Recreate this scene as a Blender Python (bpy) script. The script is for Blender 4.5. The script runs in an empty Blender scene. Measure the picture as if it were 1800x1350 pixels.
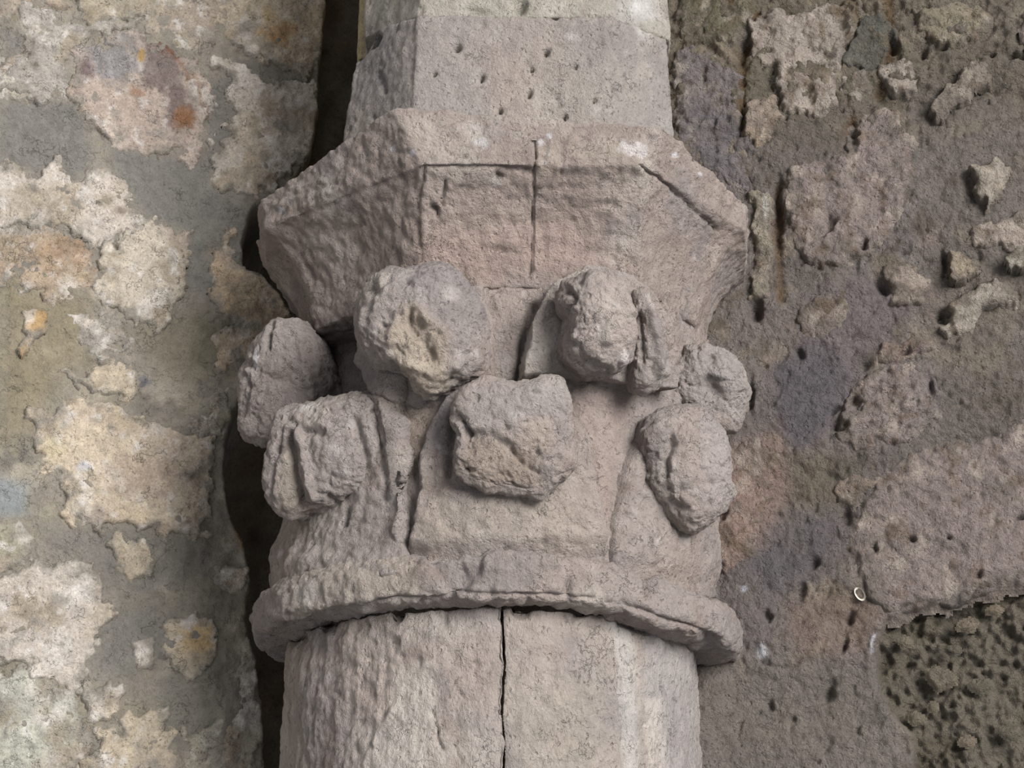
import bpy, math
import numpy as np

# ------------------------------------------------------------------ camera, world, light
scene = bpy.context.scene
F = 2900.0                      # focal length in pixels of the 1800x1350 frame
TH = math.radians(19.5)         # the camera looks up at the capital
DIST = 1.45
CAM = np.array([0.01, -DIST*math.cos(TH), 2.15-DIST*math.sin(TH)])
UP = np.array([0, -math.sin(TH), math.cos(TH)])
FW = np.array([0, math.cos(TH), math.sin(TH)])
cd = bpy.data.cameras.new('camera'); cam = bpy.data.objects.new('camera', cd)
scene.collection.objects.link(cam)
cam.location = CAM; cam.rotation_euler = (math.pi/2+TH, 0, 0)
cd.sensor_width = 36; cd.lens = 36*F/1800; cd.clip_start = 0.05
scene.camera = cam
vs = scene.view_settings
vs.view_transform = 'Standard'; vs.look = 'None'; vs.gamma = 1; vs.use_curve_mapping = False
vs.exposure = -0.08

w = bpy.data.worlds.new('world'); scene.world = w; w.use_nodes = True
w.node_tree.nodes['Background'].inputs[0].default_value = (0.93, 0.92, 0.97, 1)
w.node_tree.nodes['Background'].inputs[1].default_value = 0.50

def area(name, loc, target, size, power, colour):
    l = bpy.data.lights.new(name, 'AREA'); l.shape = 'RECTANGLE'; l.size = size[0]; l.size_y = size[1]
    l.energy = power; l.color = colour
    o = bpy.data.objects.new(name, l); scene.collection.objects.link(o)
    o.location = loc
    from mathutils import Vector
    o.rotation_euler = (Vector(target)-Vector(loc)).to_track_quat('-Z', 'Y').to_euler()
    return o
# daylight from a tall doorway to the right, a few metres off
area('doorway_right_offscreen', (1.8, -2.75, 2.8), (0, -0.1, 2.1), (1.5, 1.7), 222, (1.0, 0.965, 0.955))

# ------------------------------------------------------------------ numeric helpers
def ray(x, y):
    x = np.asarray(x, float); y = np.asarray(y, float)
    d = np.zeros(x.shape+(3,)); d[..., 0] = (x-900)/F
    d += ((675-y)/F)[..., None]*UP + FW
    return d
def on_plane(x, y, p0, n):
    d = ray(x, y); p0 = np.asarray(p0, float); n = np.asarray(n, float)
    t = ((p0-CAM) @ n)/(d @ n)
    return CAM+d*t[..., None]
def on_y(x, y, Y): return on_plane(x, y, (0, Y, 0), (0, 1, 0))
def on_z(x, y, Z): return on_plane(x, y, (0, 0, Z), (0, 0, 1))
def project(P):
    q = P-CAM; dep = q @ FW
    return 900+F*q[..., 0]/dep, 675-F*(q @ UP)/dep

def _hash(i, j, k, s):
    h = (i*374761393 + j*668265263 + k*2147483647 + s*1274126177) & 0xffffffff
    h = ((h ^ (h >> 13))*1274126177) & 0xffffffff
    h = ((h ^ (h >> 15))*2246822519) & 0xffffffff
    return (h ^ (h >> 16)) & 0xffff
def noise(P, scale, seed=0):
    """value-gradient noise in about -1..1 at the points P"""
    p = P*scale+seed*17.31
    i = np.floor(p).astype(np.int64); f = (p-i).astype(np.float32)
    u = f*f*f*(f*(f*6-15)+10)
    out = 0
    for dx in (0, 1):
        wx = u[..., 0] if dx else 1-u[..., 0]
        for dy in (0, 1):
            wy = u[..., 1] if dy else 1-u[..., 1]
            for dz in (0, 1):
                wz = u[..., 2] if dz else 1-u[..., 2]
                h = _hash(i[..., 0]+dx, i[..., 1]+dy, i[..., 2]+dz, seed)
                a = h*(2*math.pi/65536); b = (h % 251)/125.5-1
                g = (np.cos(a)*(f[..., 0]-dx)+np.sin(a)*(f[..., 1]-dy))*np.sqrt(1-b*b*0.8)+b*(f[..., 2]-dz)
                out = out+wx*wy*wz*g
    return out*1.5
def fbm(P, scale, octs=4, seed=0, gain=0.5):
    a = 1.0; s = 0
    for o in range(octs):
        s = s+a*noise(P, scale*2.03**o, seed+o*7); a *= gain
    return s
def sstep(a, b, x):
    t = np.clip((x-a)/(b-a), 0, 1); return t*t*(3-2*t)
def seg_dist(x, y, pts):
    d = np.full(x.shape, 1e9)
    for (ax, ay), (bx, by) in zip(pts[:-1], pts[1:]):
        vx, vy = bx-ax, by-ay; L = vx*vx+vy*vy+1e-9
        t = np.clip(((x-ax)*vx+(y-ay)*vy)/L, 0, 1)
        d = np.minimum(d, np.hypot(x-ax-t*vx, y-ay-t*vy))
    return d
def sd_poly(x, y, pts):
    """positive inside"""
    d = seg_dist(x, y, list(pts)+[pts[0]])
    ins = np.zeros(x.shape, bool)
    for (ax, ay), (bx, by) in zip(pts, list(pts[1:])+[pts[0]]):
        if ay == by: continue
        c = ((ay > y) != (by > y)) & (x < (bx-ax)*(y-ay)/(by-ay)+ax)
        ins ^= c
    return np.where(ins, d, -d)
def lin(c):
    c = np.asarray(c, float)/255
    return np.where(c <= 0.04045, c/12.92, ((c+0.055)/1.055)**2.4)

class Skin:
    """relief (metres) and colour over a set of points; marks are given as photo pixels on the surface"""
    def __init__(s, P, base, seed=0, warp=5.0, wscale=60):
        s.P = P; s.seed = seed
        s.x, s.y = project(P)
        s.n1 = noise(P, wscale, seed+3); s.n2 = noise(P, wscale, seed+4)
        s.n3 = noise(P, wscale*3.1, seed+5); s.n4 = noise(P, wscale*3.1, seed+6)
        s.qx = s.x+warp*(s.n1+0.5*s.n3); s.qy = s.y+warp*(s.n2+0.5*s.n4)
        s.h = np.zeros(s.x.shape)
        s.c = np.zeros(s.x.shape+(3,))+lin(base)
    def _near(s, pts, m):
        a = np.asarray(pts, float)
        return (s.x > a[:, 0].min()-m) & (s.x < a[:, 0].max()+m) & (s.y > a[:, 1].min()-m) & (s.y < a[:, 1].max()+m)
    def rough(s, scale, amp, octs=4, seed=0, gain=0.5, where=None, stretch=None):
        P = s.P if stretch is None else s.P*np.asarray(stretch)
        v = amp*fbm(P, scale, octs, s.seed+seed, gain)
        s.h += v if where is None else v*where
    def pits(s, scale, amp, thr=0.35, seed=11, where=None):
        v = noise(s.P, scale, s.seed+seed)
        v = -amp*sstep(thr, thr+0.25, v)
        s.h += v if where is None else v*where
    def crumb(s, scale, amp, octs=3, seed=0, where=None):
        v = 0; a = amp
        for o in range(octs):
            v = v+a*(np.abs(noise(s.P, scale*2.1**o, s.seed+seed+o*5))-0.25); a *= 0.55
        s.h += v if where is None else v*where
    def line(s, pts, wd, amp, sharp=2.0, col=None, k=0.6):
        m = s._near(pts, 4*wd+12)
        if not m.any(): return
        d = seg_dist(s.qx[m], s.qy[m], pts)
        g = np.exp(-(d/wd)**sharp); s.h[m] += amp*g
        if col is not None:
            g = (g*k)[..., None]; s.c[m] = s.c[m]*(1-g)+lin(col)*g
    def blob(s, x, y, rx, ry, ang, amp, p=2.0):
        m = s._near([(x-2*max(rx, ry), y-2*max(rx, ry)), (x+2*max(rx, ry), y+2*max(rx, ry))], 10)
        if not m.any(): return
        ca, sa = math.cos(math.radians(ang)), math.sin(math.radians(ang))
        dx, dy = s.qx[m]-x, s.qy[m]-y
        r = np.hypot((dx*ca+dy*sa)/rx, (-dx*sa+dy*ca)/ry)
        s.h[m] += amp*np.exp(-r**p)
    def poly(s, pts, wd, amp):
        m = s._near(pts, 3*wd+12)
        if not m.any(): return
        s.h[m] += amp*sstep(-wd, wd, sd_poly(s.qx[m], s.qy[m], pts))
    def tint(s, col, weight):
        wv = np.clip(weight, 0, 1)[..., None]
        s.c = s.c*(1-wv)+lin(col)*wv
    def mottle(s, col, scale, lo, hi, k=1.0, octs=4, seed=0, stretch=None):
        P = s.P if stretch is None else s.P*np.asarray(stretch)
        s.tint(col, k*sstep(lo, hi, fbm(P, scale, octs, s.seed+seed+31)))
    def cblob(s, x, y, r, col, k=1.0, ry=None, ang=0, soft=0.5):
        ry = ry or r; M = 2*max(r, ry)
        m = s._near([(x-M, y-M), (x+M, y+M)], 10)
        if not m.any(): return
        ca, sa = math.cos(math.radians(ang)), math.sin(math.radians(ang))
        dx, dy = s.x[m]-x+0.35*r*(s.n1[m]+s.n3[m]), s.y[m]-y+0.35*r*(s.n2[m]+s.n4[m])
        q = np.hypot((dx*ca+dy*sa)/r, (-dx*sa+dy*ca)/ry)
        g = (k*sstep(1+soft, 1-soft, q))[..., None]
        s.c[m] = s.c[m]*(1-g)+lin(col)*g
    def cpoly(s, pts, soft, col, k=1.0):
        m = s._near(pts, soft*2+12)
        if not m.any(): return
        g = (k*sstep(-soft, soft, sd_poly(s.qx[m], s.qy[m], pts)))[..., None]
        s.c[m] = s.c[m]*(1-g)+lin(col)*g

# ------------------------------------------------------------------ objects
COL = scene.collection
def mesh_obj(name, V, Q, C, mat, parent=None, smooth=True):
    V = V.reshape(-1, 3); C = C.reshape(-1, 3)
    used = np.zeros(len(V), bool); used[Q.ravel()] = True
    idx = np.cumsum(used)-1; V = V[used]; C = C[used]; Q = idx[Q]
    org = V.mean(0)
    me = bpy.data.meshes.new(name)
    me.vertices.add(len(V)); me.vertices.foreach_set('co', (V-org).astype(np.float32).ravel())
    n = Q.shape[1]
    me.loops.add(Q.size); me.loops.foreach_set('vertex_index', Q.astype(np.int32).ravel())
    me.polygons.add(len(Q)); me.polygons.foreach_set('loop_start', np.arange(0, Q.size, n, dtype=np.int32))
    me.polygons.foreach_set('loop_total', np.full(len(Q), n, dtype=np.int32))
    me.polygons.foreach_set('use_smooth', np.full(len(Q), smooth))
    a = me.color_attributes.new('Col', 'FLOAT_COLOR', 'POINT')
    a.data.foreach_set('color', np.concatenate([np.clip(C, 0, 1), np.ones((len(C), 1))], 1).astype(np.float32).ravel())
    me.update(calc_edges=True); me.validate()
    me.materials.append(mat)
    o = bpy.data.objects.new(name, me); COL.objects.link(o)
    loc = org
    if parent is not None:
        o.parent = parent; loc = org-wloc(parent)
    o.location = loc
    return o
def wloc(o):
    p = np.array(o.location)
    while o.parent: o = o.parent; p = p+np.array(o.location)
    return p
def grid_faces(nu, nv, mask=None, wrap=False, flip=False):
    i = np.arange(nu*nv).reshape(nu, nv)
    if wrap: i = np.concatenate([i, i[:1]], 0)
    q = np.stack([i[:-1, :-1], i[1:, :-1], i[1:, 1:], i[:-1, 1:]], -1).reshape(-1, 4)
    if flip: q = q[:, ::-1]
    if mask is not None:
        m = mask.reshape(-1); q = q[m[q].all(1)]
    return q
def grid_normals(P, wrap=False):
    if wrap:
        E = np.concatenate([P[-1:], P, P[:1]], 0); du = (E[2:]-E[:-2])
    else: du = np.gradient(P, axis=0)
    dv = np.gradient(P, axis=1)
    n = np.cross(du, dv); l = np.linalg.norm(n, axis=-1, keepdims=True)
    return n/np.maximum(l, 1e-12)
def empty(name, loc):
    o = bpy.data.objects.new(name, None); o.location = loc; o.empty_display_size = 0.05; COL.objects.link(o); return o
def tag(o, label, cat, group=None):
    o['label'] = label; o['category'] = cat
    if group: o['group'] = group
    return o
def struct(o, label=None):
    o['kind'] = 'structure'
    if label: o['label'] = label
    return o

# ------------------------------------------------------------------ materials
def stone_mat(name, grain=0.5, fine=1.0, pit=0.4, rough=0.92, var=0.22, strk=None, speck=0.40, dist=0.0050, crack=0.8):
    m = bpy.data.materials.new(name); m.use_nodes = True
    nt = m.node_tree; N = nt.nodes; L = nt.links
    b = N['Principled BSDF']; b.inputs['Roughness'].default_value = rough
    b.inputs['Specular IOR Level'].default_value = 0.25
    at = N.new('ShaderNodeAttribute'); at.attribute_name = 'Col'
    geo = N.new('ShaderNodeNewGeometry')
    mp = N.new('ShaderNodeMapping'); L.new(geo.outputs['Position'], mp.inputs['Vector'])
    if strk: mp.inputs['Scale'].default_value = strk
    def nz(scale, det, rgh=0.6):
        t = N.new('ShaderNodeTexNoise'); t.inputs['Scale'].default_value = scale
        t.inputs['Detail'].default_value = det; t.inputs['Roughness'].default_value = rgh
        L.new(mp.outputs['Vector'], t.inputs['Vector']); return t
    def rng(src, a, bb, c, d):
        r = N.new('ShaderNodeMapRange'); r.inputs[1].default_value = a; r.inputs[2].default_value = bb
        r.inputs[3].default_value = c; r.inputs[4].default_value = d; L.new(src, r.inputs[0]); return r.outputs[0]
    def math_(op, a, b_):
        t = N.new('ShaderNodeMath'); t.operation = op
        for k, v in ((0, a), (1, b_)):
            if isinstance(v, (int, float)): t.inputs[k].default_value = v
            else: L.new(v, t.inputs[k])
        return t.outputs[0]
    n1 = nz(90, 6, 0.65); n2 = nz(520, 5, 0.75); n3 = nz(210, 5, 0.65)
    v1 = rng(n1.outputs['Fac'], 0.3, 0.7, 1-var, 1+var)
    v2 = rng(n2.outputs['Fac'], 0.3, 0.7, 1-var, 1+var)
    # specks: dark grains and white lime crumbs
    n4 = nz(330, 3, 0.55)
    dk = rng(n4.outputs['Fac'], 0.62, 0.70, 1.0, 1-speck); wh = rng(n4.outputs['Fac'], 0.27, 0.35, 1+speck*0.6, 1.0)
    val = math_('MULTIPLY', math_('MULTIPLY', v1, v2), math_('MULTIPLY', dk, wh))
    mx = N.new('ShaderNodeVectorMath'); mx.operation = 'SCALE'
    L.new(at.outputs['Color'], mx.inputs[0]); L.new(val, mx.inputs['Scale'])
    # short cracks and pinholes, in relief only
    n5 = nz(75, 4, 0.6); n6 = nz(38, 3, 0.6)
    ab = math_('ABSOLUTE', math_('SUBTRACT', n5.outputs['Fac'], 0.5), 0)
    crk = math_('MULTIPLY', rng(ab, 0.002, 0.012, 1.0, 0.0), rng(n6.outputs['Fac'], 0.54, 0.60, 0.0, 1.0))
    # relief: grain, fine grit and scattered pits
    vo = N.new('ShaderNodeTexVoronoi'); vo.inputs['Scale'].default_value = 210
    vo.inputs['Randomness'].default_value = 1.0
    wv = N.new('ShaderNodeVectorMath'); wv.operation = 'ADD'
    sc = N.new('ShaderNodeVectorMath'); sc.operation = 'SCALE'; sc.inputs['Scale'].default_value = 0.006
    L.new(n3.outputs['Color'], sc.inputs[0]); L.new(mp.outputs['Vector'], wv.inputs[0]); L.new(sc.outputs[0], wv.inputs[1])
    L.new(wv.outputs[0], vo.inputs['Vector'])
    pm = rng(n1.outputs['Fac'], 0.48, 0.62, 0.0, 1.0)
    pt = math_('MULTIPLY', rng(vo.outputs['Distance'], 0.10, 0.34, -1.0, 0.0), pm)
    L.new(mx.outputs['Vector'], b.inputs['Base Color'])
    hgt = math_('ADD', math_('ADD', math_('MULTIPLY', n3.outputs['Fac'], grain*1.6), math_('MULTIPLY', n2.outputs['Fac'], fine)),
                math_('ADD', math_('MULTIPLY', pt, pit*1.4), math_('MULTIPLY', crk, -1.6*crack)))
    bp = N.new('ShaderNodeBump'); bp.inputs['Strength'].default_value = 0.9; bp.inputs['Distance'].default_value = dist
    L.new(hgt, bp.inputs['Height']); L.new(bp.outputs['Normal'], b.inputs['Normal'])
    return m
M_col = stone_mat('carved_limestone', 0.6, 0.7, 0.55, var=0.15, speck=0.3)
M_shaft = stone_mat('shaft_limestone', 0.6, 0.6, 0.5, var=0.14, strk=(1, 1, 0.7), crack=0.4)
M_left = stone_mat('pale_rubble', 0.5, 0.4, 0.3, var=0.26, dist=0.0042, crack=0.4)
M_mort = stone_mat('lime_mortar', 0.5, 0.5, 0.2, var=0.16, speck=0.3, dist=0.0040, crack=0.25)
M_right = stone_mat('rough_rubble', 0.8, 0.7, 0.7, var=0.24, dist=0.007)
M_rmort = stone_mat('coarse_mortar', 0.8, 0.8, 0.7, var=0.20, dist=0.007)
M_dark = stone_mat('damp_recess', 0.5, 0.5, 0.3, var=0.2)

def steps(lo, a, b, hi, fine, coarse):
    return np.concatenate([np.arange(lo, a, coarse), np.arange(a, b, fine), np.arange(b, hi+coarse, coarse)])

# ------------------------------------------------------------------ walls
class Wall:
    def __init__(s, O, yaw):
        s.O = np.array(O, float); s.t = np.array([math.cos(yaw), math.sin(yaw), 0]); s.n = np.array([math.sin(yaw), -math.cos(yaw), 0])
    def P(s, u, v): return s.O+u[..., None]*s.t+v[..., None]*np.array([0, 0, 1.0])
    def uv(s, x, y):
        p = on_plane(np.asarray(x, float), np.asarray(y, float), s.O, s.n)-s.O
        return p @ s.t, p[..., 2]
WL = Wall((-0.215, 0.085, 2.15), math.radians(20))
WR = Wall((0.185, 0.0, 2.15), math.radians(-14))

def wall_base(name, W, u, v, seed, paint, mat, base, mask_fn=None, warp=5):
    U, Vv = np.meshgrid(u, v, indexing='ij'); P = W.P(U, Vv)
    s = Skin(P, base, seed, warp)
    paint(s)
    keep = mask_fn(s) if mask_fn else None
    o = mesh_obj(name, P+s.h[..., None]*W.n, grid_faces(len(u), len(v), keep), s.c, mat)
    return struct(o)
def wall_stone(W, pts, h, edge, col, parent, mat, seed, paint=None, amp=0.003, warp=9, name='stone', step=0.0016, low=None, crest=0.0, rag=7.0, grow=0.0):
    pts = [tuple(map(float, p)) for p in pts]
    a = np.array(pts); m = 26
    uu, vv = W.uv(np.array([a[:, 0].min()-m, a[:, 0].max()+m]), np.array([a[:, 1].max()+m, a[:, 1].min()-m]))
    uc, vc = W.uv(a[:, 0], a[:, 1])
    u = np.arange(uc.min()-0.012, uc.max()+0.012, step); v = np.arange(vc.min()-0.012, vc.max()+0.012, step)
    U, Vv = np.meshgrid(u, v, indexing='ij'); P = W.P(U, Vv)
    s = Skin(P, col, seed, warp)
    size = math.sqrt((a[:, 0].max()-a[:, 0].min())*(a[:, 1].max()-a[:, 1].min()))
    rg = min(rag, 0.10*size)
    sd = sd_poly(s.x+(s.qx-s.x)*min(1, size/80), s.y+(s.qy-s.y)*min(1, size/80), pts)+grow+rg*fbm(P, 60, 5, seed+40, 0.6)
    s.h += -0.007+(h+0.007)*sstep(-edge, edge, sd)+crest*sstep(0, 60, sd)
    if low: s.h += low(P)
    ins = sstep(-edge*0.3, edge, sd)
    s.h += ins*amp*(fbm(P, 45, 5, seed+20, 0.55)+0.4*np.abs(noise(P, 110, seed+21))+0.35*noise(P, 230, seed+22))
    s.sd = sd
    if paint: paint(s)
    keep = sd > -edge*1.2
    q = grid_faces(len(u), len(v), keep)
    if len(q) == 0: return None
    return mesh_obj(name, P+s.h[..., None]*W.n, q, s.c, mat, parent)

# ---- left wall: pale rubble in grey-green mortar, facing right towards the light
L_EDGE = [(-3000, -2500), (600, -2500), (585, -300), (578, 0), (570, 110), (564, 200), (548, 285), (500, 350), (448, 372), (440, 392), (432, 430), (434, 462), (462, 476),
          (500, 515), (528, 556), (500, 620), (430, 690), (403, 770), (402, 850), (414, 905), (440, 960), (448, 1020), (436, 1090), (452, 1150), (466, 1230), (470, 1350),
          (474, 1500), (500, 4000), (-3000, 4000)]
def low_left(P): return 0.006*fbm(P, 9, 3, 5)
def left_fall(s):
    e = sd_poly(s.x+3*s.n1+2*s.n3, s.y+3*s.n2, L_EDGE)
    s.e = e
    return -0.16*np.clip(1-np.clip((e+24)/34, 0, 1), 0, 1)**1.6*1.0
def paint_left(s):
    s.h += low_left(s.P)+left_fall(s)
    s.rough(40, 0.0034, 5); s.crumb(80, 0.0022, 3, 9)
    s.mottle((146, 139, 122), 9, -0.1, 0.6, 0.8)
    s.mottle((122, 119, 111), 13, 0.0, 0.7, 0.8, seed=2)
    s.mottle((150, 146, 128), 28, 0.15, 0.9, 0.7, seed=3)
    s.mottle((176, 168, 152), 26, 0.2, 0.75, 0.75, seed=5, octs=5); s.mottle((150, 142, 122), 60, 0.2, 0.8, 0.6, seed=7, octs=4)
    # grey-black mortar bands
    for pts, k in (([(0, 175), (60, 170), (130, 180), (157, 225), (157, 300), (125, 320), (105, 290), (55, 305), (0, 282)], 0.9),
                   ([(185, 250), (285, 270), (370, 275), (375, 325), (440, 375), (430, 470), (370, 430), (385, 530), (320, 500), (330, 415), (250, 380), (200, 315)], 0.9),
                   ([(365, 140), (403, 135), (403, 245), (370, 275), (357, 262)], 0.8),
                   ([(400, 95), (500, 125), (560, 130), (560, 160), (455, 155)], 0.7),
                   ([(0, 45), (48, 55), (48, 106), (0, 102)], 0.8),
                   ([(60, 920), (170, 930), (260, 940), (380, 960), (380, 1010), (280, 1040), (200, 1070), (170, 1000), (90, 980)], 0.6),
                   ([(180, 1080), (260, 1060), (290, 1130), (250, 1190), (150, 1200), (160, 1130)], 0.7)):
        s.cpoly(pts, 20, (124, 122, 116), k)
    s.cpoly([(0, 480), (160, 525), (155, 640), (100, 675), (60, 760), (0, 780)], 30, (142, 133, 108), 0.7)
    s.cpoly([(215, 580), (370, 545), (410, 655), (300, 680)], 22, (130, 124, 106), 0.7)
    s.cpoly([(290, 1170), (440, 1150), (440, 1280), (330, 1300), (280, 1240)], 20, (134, 131, 120), 0.8)
    s.cpoly([(-40, 830), (50, 850), (48, 900), (-40, 915)], 16, (142, 150, 152), 0.8)
    s.cblob(412, 832, 12, (196, 198, 204), 0.9, 18)
    s.cblob(430, 930, 16, (150, 116, 66), 0.7, 32)
    s.cblob(250, 672, 14, (104, 104, 112), 0.8, 10)
    s.blob(45, 622, 10, 4, 15, -0.004)
    s.line([(25, 540), (50, 545), (78, 548)], 4, -0.003)
u = steps(-1.5, -0.36, 0.09, 0.1, 0.0016, 0.012); v = steps(-0.9, -0.40, 0.46, 1.1, 0.0016, 0.012)
wall_left = wall_base('wall_left', WL, u, v, 3, paint_left, M_mort, (144, 138, 127), lambda s: s.e > -40)
wall_left['label'] = 'rough left wall of pale rubble stones in grey-green mortar'

PALE = (188, 180, 168); CREAM = (186, 174, 153); WARM = (166, 150, 130); GREY = (164, 159, 150); GRN = (178, 178, 164)
def pale_paint(kind):
    def f(s):
        s.h += left_fall(s)*1.0
        s.mottle((208, 202, 192), 22, 0.1, 0.6, 0.75, octs=5, seed=1)
        s.mottle((150, 138, 118), 24, 0.1, 0.6, 0.7, octs=5, seed=2)
        s.mottle((184, 166, 134), 13, 0.25, 0.8, 0.35, seed=4)
        s.mottle((166, 152, 140), 9, 0.05, 0.5, 0.6, seed=9)
        s.mottle((216, 212, 206), 75, 0.3, 0.8, 0.6, seed=10)
        s.mottle((142, 138, 130), 34, 0.25, 0.8, 0.7, seed=5)
        s.mottle((120, 108, 92), 70, 0.55, 1.0, 0.6, seed=6)
        # mortar smears thin over the rim
        s.tint((142, 137, 126), 0.9*sstep(16, -10, s.sd-4+24*fbm(s.P, 36, 5, s.seed+60, 0.6)))
        if kind == 'rust':
            s.cblob(198, 108, 48, (132, 131, 132), 0.85, 42)
            s.cpoly([(247, 65), (302, 90), (342, 186), (327, 227), (292, 227), (287, 166), (252, 150)], 9, (112, 100, 96), 0.85)
            s.cblob(322, 208, 20, (142, 100, 62), 0.75, 18); s.cblob(298, 84, 24, (112, 74, 54), 0.7, 12, 35)
            s.cblob(247, 100, 6, (172, 140, 78), 0.8, 12); s.cblob(240, 165, 14, (150, 112, 88), 0.6, 8)
            s.cblob(150, 130, 12, (110, 92, 92), 0.7, 20); s.line([(236, 62), (252, 95), (245, 160)], 3, -0.002)
            s.line([(300, 92), (345, 150), (360, 205)], 3, -0.0015, col=(120, 80, 50), k=0.6)
        if kind == 'orange':
            s.cblob(490, 60, 30, (180, 138, 84), 0.6, 18); s.cblob(470, 28, 14, (172, 146, 100), 0.6)
        if kind == 'cream':
            s.cblob(345, 1120, 30, (196, 166, 112), 0.6, 24); s.cblob(330, 1095, 14, (202, 198, 194), 0.7)
        if kind == 'big':
            s.cblob(148, 822, 14, (206, 205, 206), 0.8, 9); s.cblob(95, 790, 22, (196, 184, 152), 0.6)
            s.cblob(250, 840, 60, (170, 152, 136), 0.6, 40); s.line([(120, 860), (150, 850), (165, 840)], 5, -0.003)
            s.cblob(230, 905, 40, (204, 188, 160), 0.5, 14)
        if kind == 'brown':
            s.cblob(120, 450, 50, (152, 126, 100), 0.6, 30); s.line([(0, 405), (60, 404)], 4, -0.002)
    return f
LS = [  # outline, height, rim width, colour, kind
 ([(-60, 292), (0, 290), (60, 310), (95, 287), (135, 325), (165, 282), (200, 320), (250, 380), (245, 400), (210, 420), (195, 440), (150, 420), (75, 400), (0, 395), (-60, 395)], 0.0028, 7, PALE, ''),
 ([(250, 398), (275, 398), (325, 420), (330, 470), (312, 525), (290, 560), (272, 580), (222, 560), (172, 508), (168, 462), (197, 442), (215, 418)], 0.0044, 7, (196, 187, 170), ''),
 ([(-60, 405), (75, 405), (160, 448), (165, 505), (110, 522), (30, 500), (-60, 490)], 0.0022, 8, WARM, 'brown'),
 ([(125, 110), (170, 75), (236, 58), (307, 92), (352, 145), (362, 210), (347, 272), (292, 262), (252, 270), (190, 252), (150, 205), (125, 165)], 0.0033, 7, (176, 162, 150), 'rust'),
 ([(382, 112), (402, 105), (455, 155), (500, 155), (562, 150), (566, 190), (550, 270), (505, 300), (460, 345), (400, 348), (380, 310), (382, 245), (405, 240), (407, 150)], 0.0039, 7, PALE, ''),
 ([(405, -40), (576, -40), (574, 130), (500, 120), (420, 85), (385, 40)], 0.0028, 8, CREAM, 'orange'),
 ([(30, 8), (130, 40), (245, 36), (160, 70), (118, 108), (118, 172), (60, 166), (0, 160), (-60, 150), (-60, 105), (48, 110), (48, 50)], 0.0028, 7, GREY, ''),
 ([(130, -50), (398, -50), (380, 40), (368, 85), (312, 86), (250, 35), (140, 30)], 0.0022, 8, (160, 152, 134), ''),
 ([(-60, -50), (120, -50), (118, 18), (30, 4), (20, 40), (-60, 40)], 0.0022, 8, (140, 136, 120), ''),
 ([(368, 438), (398, 418), (420, 470), (463, 483), (500, 520), (518, 556), (490, 575), (445, 605), (400, 650), (383, 605), (398, 570), (372, 504)], 0.0039, 6, (184, 166, 140), ''),
 ([(60, 715), (90, 735), (131, 710), (166, 700), (211, 725), (272, 745), (312, 760), (372, 776), (385, 801), (363, 836), (373, 891), (347, 947), (312, 937), (272, 932), (211, 917), (176, 932), (111, 897), (131, 861), (76, 821), (60, 766)], 0.0039, 8, (194, 181, 160), 'big'),
 ([(194, 950), (252, 952), (262, 1017), (237, 1017), (200, 990)], 0.0022, 5, CREAM, ''),
 ([(-60, 1030), (0, 1017), (55, 997), (106, 982), (161, 1002), (196, 1073), (171, 1103), (161, 1153), (146, 1199), (100, 1204), (45, 1168), (-60, 1173)], 0.0039, 8, PALE, ''),
 ([(292, 1098), (362, 1088), (383, 1123), (373, 1178), (327, 1188), (292, 1143)], 0.0028, 6, CREAM, 'cream'),
 ([(237, 1133), (272, 1128), (262, 1173), (242, 1173)], 0.0022, 5, PALE, ''),
 ([(-60, 1180), (45, 1176), (100, 1208), (121, 1216), (154, 1268), (164, 1304), (129, 1350), (120, 1420), (-60, 1420)], 0.0033, 9, GRN, ''),
 ([(141, 1207), (211, 1212), (206, 1247), (163, 1266)], 0.0028, 5, PALE, ''),
 ([(216, 1259), (282, 1254), (312, 1320), (305, 1420), (140, 1420), (171, 1290), (206, 1274)], 0.0028, 7, CREAM, 'cream'),
 ([(433, 1113), (456, 1173), (455, 1420), (318, 1420), (326, 1294), (372, 1289), (425, 1254)], 0.0022, 8, (168, 162, 146), ''),
 ([(383, 992), (436, 997), (413, 1037), (383, 1017)], 0.0022, 5, CREAM, ''),
 ([(-60, 905), (50, 932), (60, 975), (0, 1008), (-60, 1020)], 0.0017, 9, (150, 148, 128), ''),
 ([(116, 656), (216, 640), (240, 664), (238, 694), (160, 690)], 0.0028, 6, CREAM, ''),
 ([(126, 549), (211, 554), (222, 604), (166, 624), (136, 594)], 0.0022, 6, GREY, ''),
 ([(40, 548), (80, 552), (76, 580), (58, 598), (44, 620), (38, 612), (46, 585)], 0.0050, 4, (172, 146, 106), ''),
 ([(0, 108), (-60, 112), (-60, 165), (60, 172), (55, 140), (40, 112)], 0.0017, 6, (166, 160, 146), ''),
 ([(330, 700), (400, 690), (396, 740), (380, 770), (340, 752)], 0.0011, 8, (140, 136, 116), ''),
]
for i, (pts, h, e, c, kind) in enumerate(LS):
    wall_stone(WL, pts, h, e, c, wall_left, M_left, 100+i*13, pale_paint(kind), amp=0.0030, low=low_left, warp=16, rag=15, grow=7)

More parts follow.
